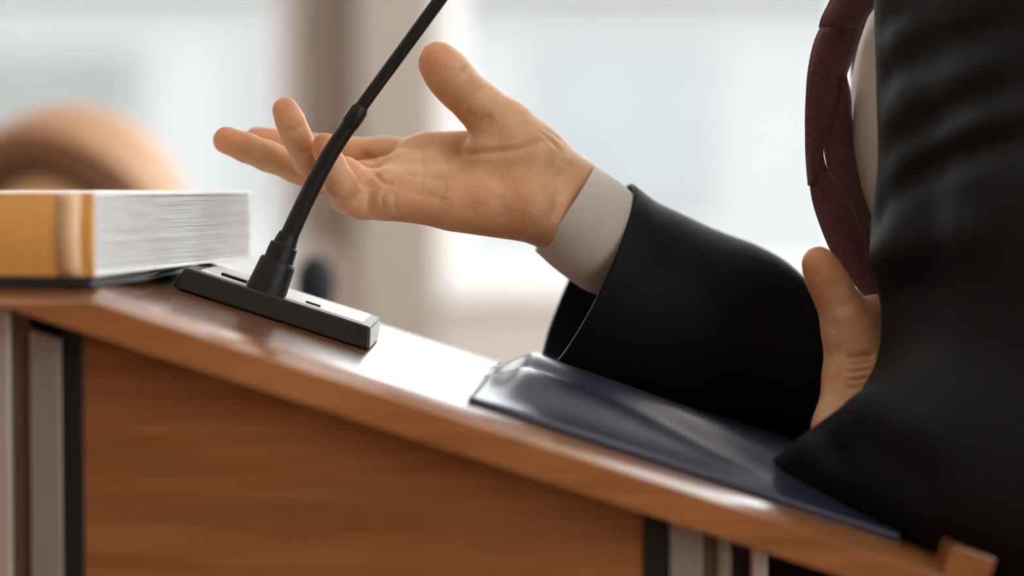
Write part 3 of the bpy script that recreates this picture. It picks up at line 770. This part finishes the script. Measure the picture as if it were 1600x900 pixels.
# jacket trunk with near arm
J = Field((0.10, 0.98, .72), (0.66, 1.74, 1.52), 0.0045)
for yy in (-.085, .085): J.cone((BX + .06, BY + yy, .74), .150, (BX + .008, BY + yy, 1.285), .133, .07)
J.cone((BX + .035, BY - .16, 1.385), .068, (BX + .035, BY + .16, 1.385), .068, .06)
# open front: shirt and tie show between the lapels
cutf = J.blank()
cutf.ball((0.150, BY + .012, 1.32), (.10, .062, .30), .0)
J.minus(cutf, .008)
J.cone((.242, BY + .088, 1.02), .022, (.236, BY + .088, 1.36), .022, .02)
J.cone((.2275, BY - .085, 1.02), .022, (.2225, BY - .085, 1.15), .022, .03); J.cone((.2225, BY - .085, 1.15), .022, (.2185, BY - .085, 1.36), .022, .03)
# armholes of the far side: upper arm
J.cone((BX + .035, BY + .185, 1.37), .068, elR + Vector((.02, .02, 0)), .06, .03)
# near upper arm, elbow, forearm
N0 = Vector((BX + .06, BY - .20, 1.38)); N1 = Vector((.345, 1.145, 1.020)); N2 = A(1296, 678, 1.262)
arm = J.blank()
arm.cone(N0, .075, (N0 + N1) / 2 + Vector((-.02, 0, 0)), .080, .02); arm.cone((N0 + N1) / 2 + Vector((-.02, 0, 0)), .080, N1, .068, .03)
fore = J.blank(); fore.cone(N1, .066, N2 - (N1 - N2).normalized() * .02, .037, .03)
dirn = Vector((-82, 0, 120)).normalized() + Vector((0, .25, 0))
fore.cut(A(1287, 664, 1.262), dirn, .012); arm.join(fore, .03)
J.join(arm, .03)
V, F = J.mesh(); V = relax(V, F, 3)
folds = [
    ([(1392, 375), (1420, 320), (1460, 280), (1520, 240), (1650, 190)], 0.0075, .009), ([(1392, 345), (1420, 295), (1460, 250), (1530, 205), (1650, 155)], -0.0049, .010),
    ([(1395, 290), (1420, 255), (1470, 210), (1535, 160), (1650, 110)], 0.0058, .009), ([(1395, 140), (1425, 105), (1480, 70), (1650, 20)], 0.0058, .010),
    ([(1392, 50), (1420, 20), (1470, -20)], 0.0042, .008), ([(1385, 440), (1430, 420), (1500, 380), (1600, 350)], -0.0042, .012), ([(1385, 470), (1440, 465), (1520, 440)], 0.0042, .012),
    ([(1300, 640), (1312, 700), (1345, 770)], 0.0042, .006), ([(1340, 640), (1400, 650), (1500, 700)], -0.0033, .010), ([(1330, 690), (1400, 740), (1500, 780)], 0.0033, .012)]
V = emboss(V, F, folds, 1.15)
jacket = link('jacket', quadmesh('jacket', V, F), M_suit, spk, True)

# far sleeve: a lofted tube with an open end, the shirt cuff and the wrist inside it
def loft(name, rings, m, parent, seg=56, thick=.002, wrinkle=0.0, seed=0):
    """rings: centre, half axis a, half axis b (vectors)"""
    rng = np.random.RandomState(seed); ph = rng.uniform(0, 6.28, 12)
    C = catmull([tuple(c) + tuple(a) + tuple(b) for c, a, b in rings], 10); v = []; f = []
    for i, q in enumerate(C):
        c, a, b = Vector(q[:3]), Vector(q[3:6]), Vector(q[6:9]); t = i / (len(C) - 1)
        for j in range(seg):
            g = 2 * math.pi * j / seg
            wv = 1 + wrinkle * min(1, t * 5) * (math.sin(9 * t + 2 * g + ph[0]) * .5 + math.sin(17 * t - 3 * g + ph[1]) * .3 + math.sin(31 * t + 2 * g + ph[2]) * .2)
            v.append(c + (a * math.cos(g) + b * math.sin(g)) * wv)
    for i in range(len(C) - 1):
        for j in range(seg): f.append((i * seg + j, i * seg + (j + 1) % seg, (i + 1) * seg + (j + 1) % seg, (i + 1) * seg + j))
    o = pydata(name, v, f, m, parent, True); q = o.modifiers.new('s', 'SOLIDIFY'); q.thickness = thick; q.offset = 0
    return o
def ring(c, ax, Y, depth, bx=0.0, bz=0.0):
    """ring seen edge-on between two image points, with a depth half axis"""
    p, q_ = A(c[0], c[1], Y), A(ax[0], ax[1], Y); return ((p + q_) / 2, (p - q_) / 2, Vector((bx, depth, bz)))
YA = 1.395
loft('sleeve', [ring((985, 289), (850, 578), YA - .003, .053, -.008), ring((1040, 325), (915, 603), YA, .053, -.006), ring((1130, 365), (1030, 640), YA + .008, .052), ring((1215, 405), (1140, 680), YA + .02, .048),
                ring((1290, 470), (1260, 725), YA + .035, .050), ring((1370, 520), (1370, 745), YA + .06, .052), ring((1450, 540), (1470, 740), YA + .08, .052)], M_suit, spk, wrinkle=.035, seed=3)
loft('cuff', [ring((925.5, 261), (838, 391), 1.373, .0335, -.002), ring((950, 275), (868, 418), 1.376, .034, -.002), ring((979, 296), (912, 449), 1.380, .035), ring((1018, 336), (962, 468), 1.388, .034)], M_shirt, spk, thick=.0016)
# trousers and shoes
T = Field((0.1, 1.1, .03), (0.6, 1.62, .96), .006)
for yy in (-.1, .1):
    T.cone((BX, BY + yy * .8, .92), .118, (BX - .02, BY + yy, .5), .088, .04); T.cone((BX - .02, BY + yy, .5), .085, (BX + .012, BY + yy, .10), .075, .02)
T.cut((0, 0, .095), (0, 0, -1)); T.cut((0, 0, .94), (0, 0, 1))
V, F = T.mesh(); link('trousers', quadmesh('trousers', relax(V, F, 2), F), M_trouser, spk, True)
for yy in (-.1, .1):
    G = Field((0.05, BY + yy - .08, -.02), (0.5, BY + yy + .08, .16), .004)
    G.cone((BX + .02, BY + yy, .045), .042, (BX - .13, BY + yy, .034), .036, .02); G.cone((BX + .015, BY + yy, .06), .042, (BX + .012, BY + yy, .1), .042, .02); G.cut((0, 0, .002), (0, 0, -1))
    V, F = G.mesh(); link('shoe', quadmesh('shoe', V, F), M_shoe, spk, True)

# tie: blades of silk that buckle away from the shirt front
def ribbon(name, rows, parent, nc=9, bulge=.004, thick=.0016, side=1):
    rows = catmull(rows, 5); v = []; f = []
    for (y, xl, xr, Yl, Yr) in rows:
        for j in range(nc):
            t = j / (nc - 1); p = A(xl + (xr - xl) * t, y, Yl + (Yr - Yl) * t); p.y -= bulge * math.sin(math.pi * t) ; v.append(p)
    n = len(rows)
    for i in range(n - 1):
        for j in range(nc - 1): k = i * nc + j; f.append((k, k + 1, k + 1 + nc, k + nc))
    o = pydata(name, v, f, M_tie, parent, True); q = o.modifiers.new('s', 'SOLIDIFY'); q.thickness = thick; q.offset = 0; return o
tie = ribbon('tie', [(36, 1285, 1347, 1.345, 1.35), (70, 1270, 1338, 1.338, 1.35), (110, 1262, 1324, 1.333, 1.348), (150, 1259, 1314, 1.331, 1.346), (190, 1257.5, 1301, 1.331, 1.343), (230, 1258.5, 1286, 1.332, 1.339), (262, 1261, 1277, 1.333, 1.337), (290, 1264, 1269, 1.335, 1.337)], spk)
ribbon('tie_upper_fold', [(-520, 1560, 1600, 1.335, 1.385), (-420, 1510, 1560, 1.328, 1.38), (-300, 1455, 1520, 1.328, 1.376), (-170, 1388, 1455, 1.334, 1.36), (-70, 1334, 1404, 1.339, 1.35), (-20, 1306, 1385, 1.337, 1.348), (10, 1292, 1366, 1.334, 1.346), (30, 1282, 1352, 1.332, 1.344), (43, 1279, 1344, 1.333, 1.344)], tie, bulge=.005)
ribbon('tie_back_blade', [(118, 1316, 1321, 1.347, 1.348), (150, 1308, 1328, 1.346, 1.350), (190, 1297, 1330, 1.345, 1.352), (222, 1287, 1334, 1.344, 1.354), (250, 1290, 1341, 1.343, 1.354), (272, 1293, 1346, 1.342, 1.354), (300, 1280, 1352, 1.340, 1.352), (350, 1284, 1362, 1.338, 1.35), (400, 1304, 1373, 1.336, 1.348), (440, 1332, 1395, 1.335, 1.346), (470, 1362, 1410, 1.334, 1.342), (495, 1390, 1420, 1.334, 1.34)], tie, bulge=.006)
ribbon('tie_fold', [(216, 1268, 1286, 1.341, 1.342), (240, 1266, 1285, 1.340, 1.341), (266, 1264, 1292, 1.339, 1.341), (290, 1265.5, 1310, 1.338, 1.341), (320, 1270.5, 1330, 1.337, 1.341), (360, 1284, 1345, 1.336, 1.34), (400, 1302, 1355, 1.335, 1.339), (440, 1331, 1366, 1.334, 1.337), (462, 1358, 1380, 1.334, 1.336)], tie, bulge=.003)

# ---- the listener in the background
YB_ = 2.62
hc = at(104, 402, YB_); hc = (hc.x, YB_, hc.z)
lis = empty('person', (hc[0], YB_ + .05, 0), 'blurred person with ginger hair bending forward beyond the thick book', 'person')
fd = (-0.34, -0.94)
Bf = Field((hc[0] - .34, YB_ - .5, .03), (hc[0] + .34, YB_ + .35, hc[2] + .17), .006)
cx, cy, cz = hc
Bf.cone((cx, cy + .03, cz - .07), .052, (cx, cy + .07, cz - .2), .06, .03)
Bf.cone((cx - .15, cy + .09, cz - .26), .06, (cx + .15, cy + .09, cz - .26), .06, .06)
for sg in (-1, 1):
    Bf.cone((cx + sg * .07, cy + .1, cz - .3), .1, (cx + sg * .08, cy + .12, .55), .11, .06)
    Bf.cone((cx + sg * .18, cy + .08, cz - .27), .052, (cx + sg * .24, cy - .02, cz - .50), .042, .02)
    Bf.cone((cx + sg * .24, cy - .02, cz - .50), .04, (cx + sg * .10, cy - .22, .79), .028, .02); Bf.cone((cx + sg * .10, cy - .22, .785), .03, (cx + sg * .03, cy - .27, .78), .018, .01)
    Bf.cone((cx + sg * .09, cy + .1, .54), .085, (cx + sg * .11, cy - .3, .52), .06, .03); Bf.cone((cx + sg * .11, cy - .3, .52), .056, (cx + sg * .11, cy - .28, .12), .04, .02); Bf.cone((cx + sg * .11, cy - .28, .09), .035, (cx + sg * .11, cy - .42, .085), .03, .02)
head_field(hc, Bf, 1.0, fd); V, F = Bf.mesh(); link('body', quadmesh('body', V, F), M_skin, lis, True)
hair(hc, .005, 1.0, fd, M_shaded_fringe, lis, grow=.026, low=-.10, front=.004, name='shaded_fringe')  # darker under-layer: shade below the crown put into colour, with darker roots
hair(hc, .005, 1.0, fd, M_hair_light, lis, grow=.052, low=-.17, front=-.014, name='hair')
Kn = Field((cx - .36, cy - .3, .5), (cx + .36, cy + .4, cz - .1), .008)
Kn.cone((cx - .15, cy + .09, cz - .265), .072, (cx + .15, cy + .09, cz - .265), .072, .06)
for sg in (-1, 1):
    Kn.cone((cx + sg * .07, cy + .1, cz - .3), .115, (cx + sg * .08, cy + .12, .6), .125, .06); Kn.cone((cx + sg * .18, cy + .08, cz - .27), .064, (cx + sg * .24, cy - .02, cz - .50), .055, .02); Kn.cone((cx + sg * .24, cy - .02, cz - .5), .054, (cx + sg * .12, cy - .19, .80), .042, .02)
V, F = Kn.mesh(); link('sweater', quadmesh('sweater', relax(V, F, 2), F), M_knit, lis, True)
Tl = Field((cx - .3, cy - .5, .05), (cx + .3, cy + .35, .75), .008)
for sg in (-1, 1): Tl.cone((cx + sg * .09, cy + .1, .56), .1, (cx + sg * .11, cy - .3, .525), .075, .03); Tl.cone((cx + sg * .11, cy - .3, .525), .072, (cx + sg * .11, cy - .28, .12), .06, .02)
V, F = Tl.mesh(); link('trousers', quadmesh('trousers', V, F), M_trouser, lis, True)
for sg in (-1, 1):
    G = Field((cx + sg * .11 - .07, cy - .5, -.02), (cx + sg * .11 + .07, cy - .15, .16), .005)
    G.cone((cx + sg * .11, cy - .28, .05), .046, (cx + sg * .11, cy - .42, .04), .04, .02); G.cut((0, 0, .002), (0, 0, -1)); V, F = G.mesh(); link('shoe', quadmesh('shoe', V, F), M_shoe, lis, True)
# chair under the listener
ch = empty('chair', (cx, cy + .08, 0), 'brown wooden chair under the person with ginger hair', 'chair')
box('seat', (cx - .22, cy - .14, .415), (cx + .22, cy + .30, .445), M_brown, ch, .006)
for sg in (-1, 1):
    box('leg', (cx + sg * .2 - .018, cy - .13, 0), (cx + sg * .2 + .018, cy - .094, .415), M_brown, ch, .003)
    box('leg', (cx + sg * .2 - .018, cy + .26, 0), (cx + sg * .2 + .018, cy + .296, .85), M_brown, ch, .003)
box('backrest', (cx - .18, cy + .265, .60), (cx + .18, cy + .29, .84), M_brown, ch, .006)
# desk in front of the listener with a second microphone on it
dk = empty('desk', (-.5, 1.9, 0), 'low brown wooden desk standing beyond the lectern', 'desk')
box('desk_top', (-1.25, 1.66, .72), (.10, 2.16, .75), M_panel, dk, .003)
for sx in (-1.21, .02):
    for sy in (1.69, 2.09): box('leg', (sx, sy, 0), (sx + .04, sy + .04, .72), M_alu, dk, .003)
p = at(492, 436, 1.95)
m2 = empty('small_microphone', (p.x, 1.95, .75), 'small dark foam-tipped microphone standing behind the microphone base', 'microphone')
tube('base', [(p.x, 1.95, .7501, .045), (p.x, 1.95, .762, .045), (p.x, 1.95, .768, .035)], M_black, m2)
tube('stem', [(p.x, 1.95, .766, .004), (p.x, 1.95, p.z - .03, .004)], M_stem, m2, 12)
tube('windscreen', [(p.x, 1.95, p.z - .034, .008), (p.x, 1.95, p.z - .024, .014), (p.x, 1.95, p.z - .004, .016), (p.x, 1.95, p.z + .008, .0145), (p.x, 1.95, p.z + .016, .009), (p.x, 1.95, p.z + .019, .003)], M_foam, m2)
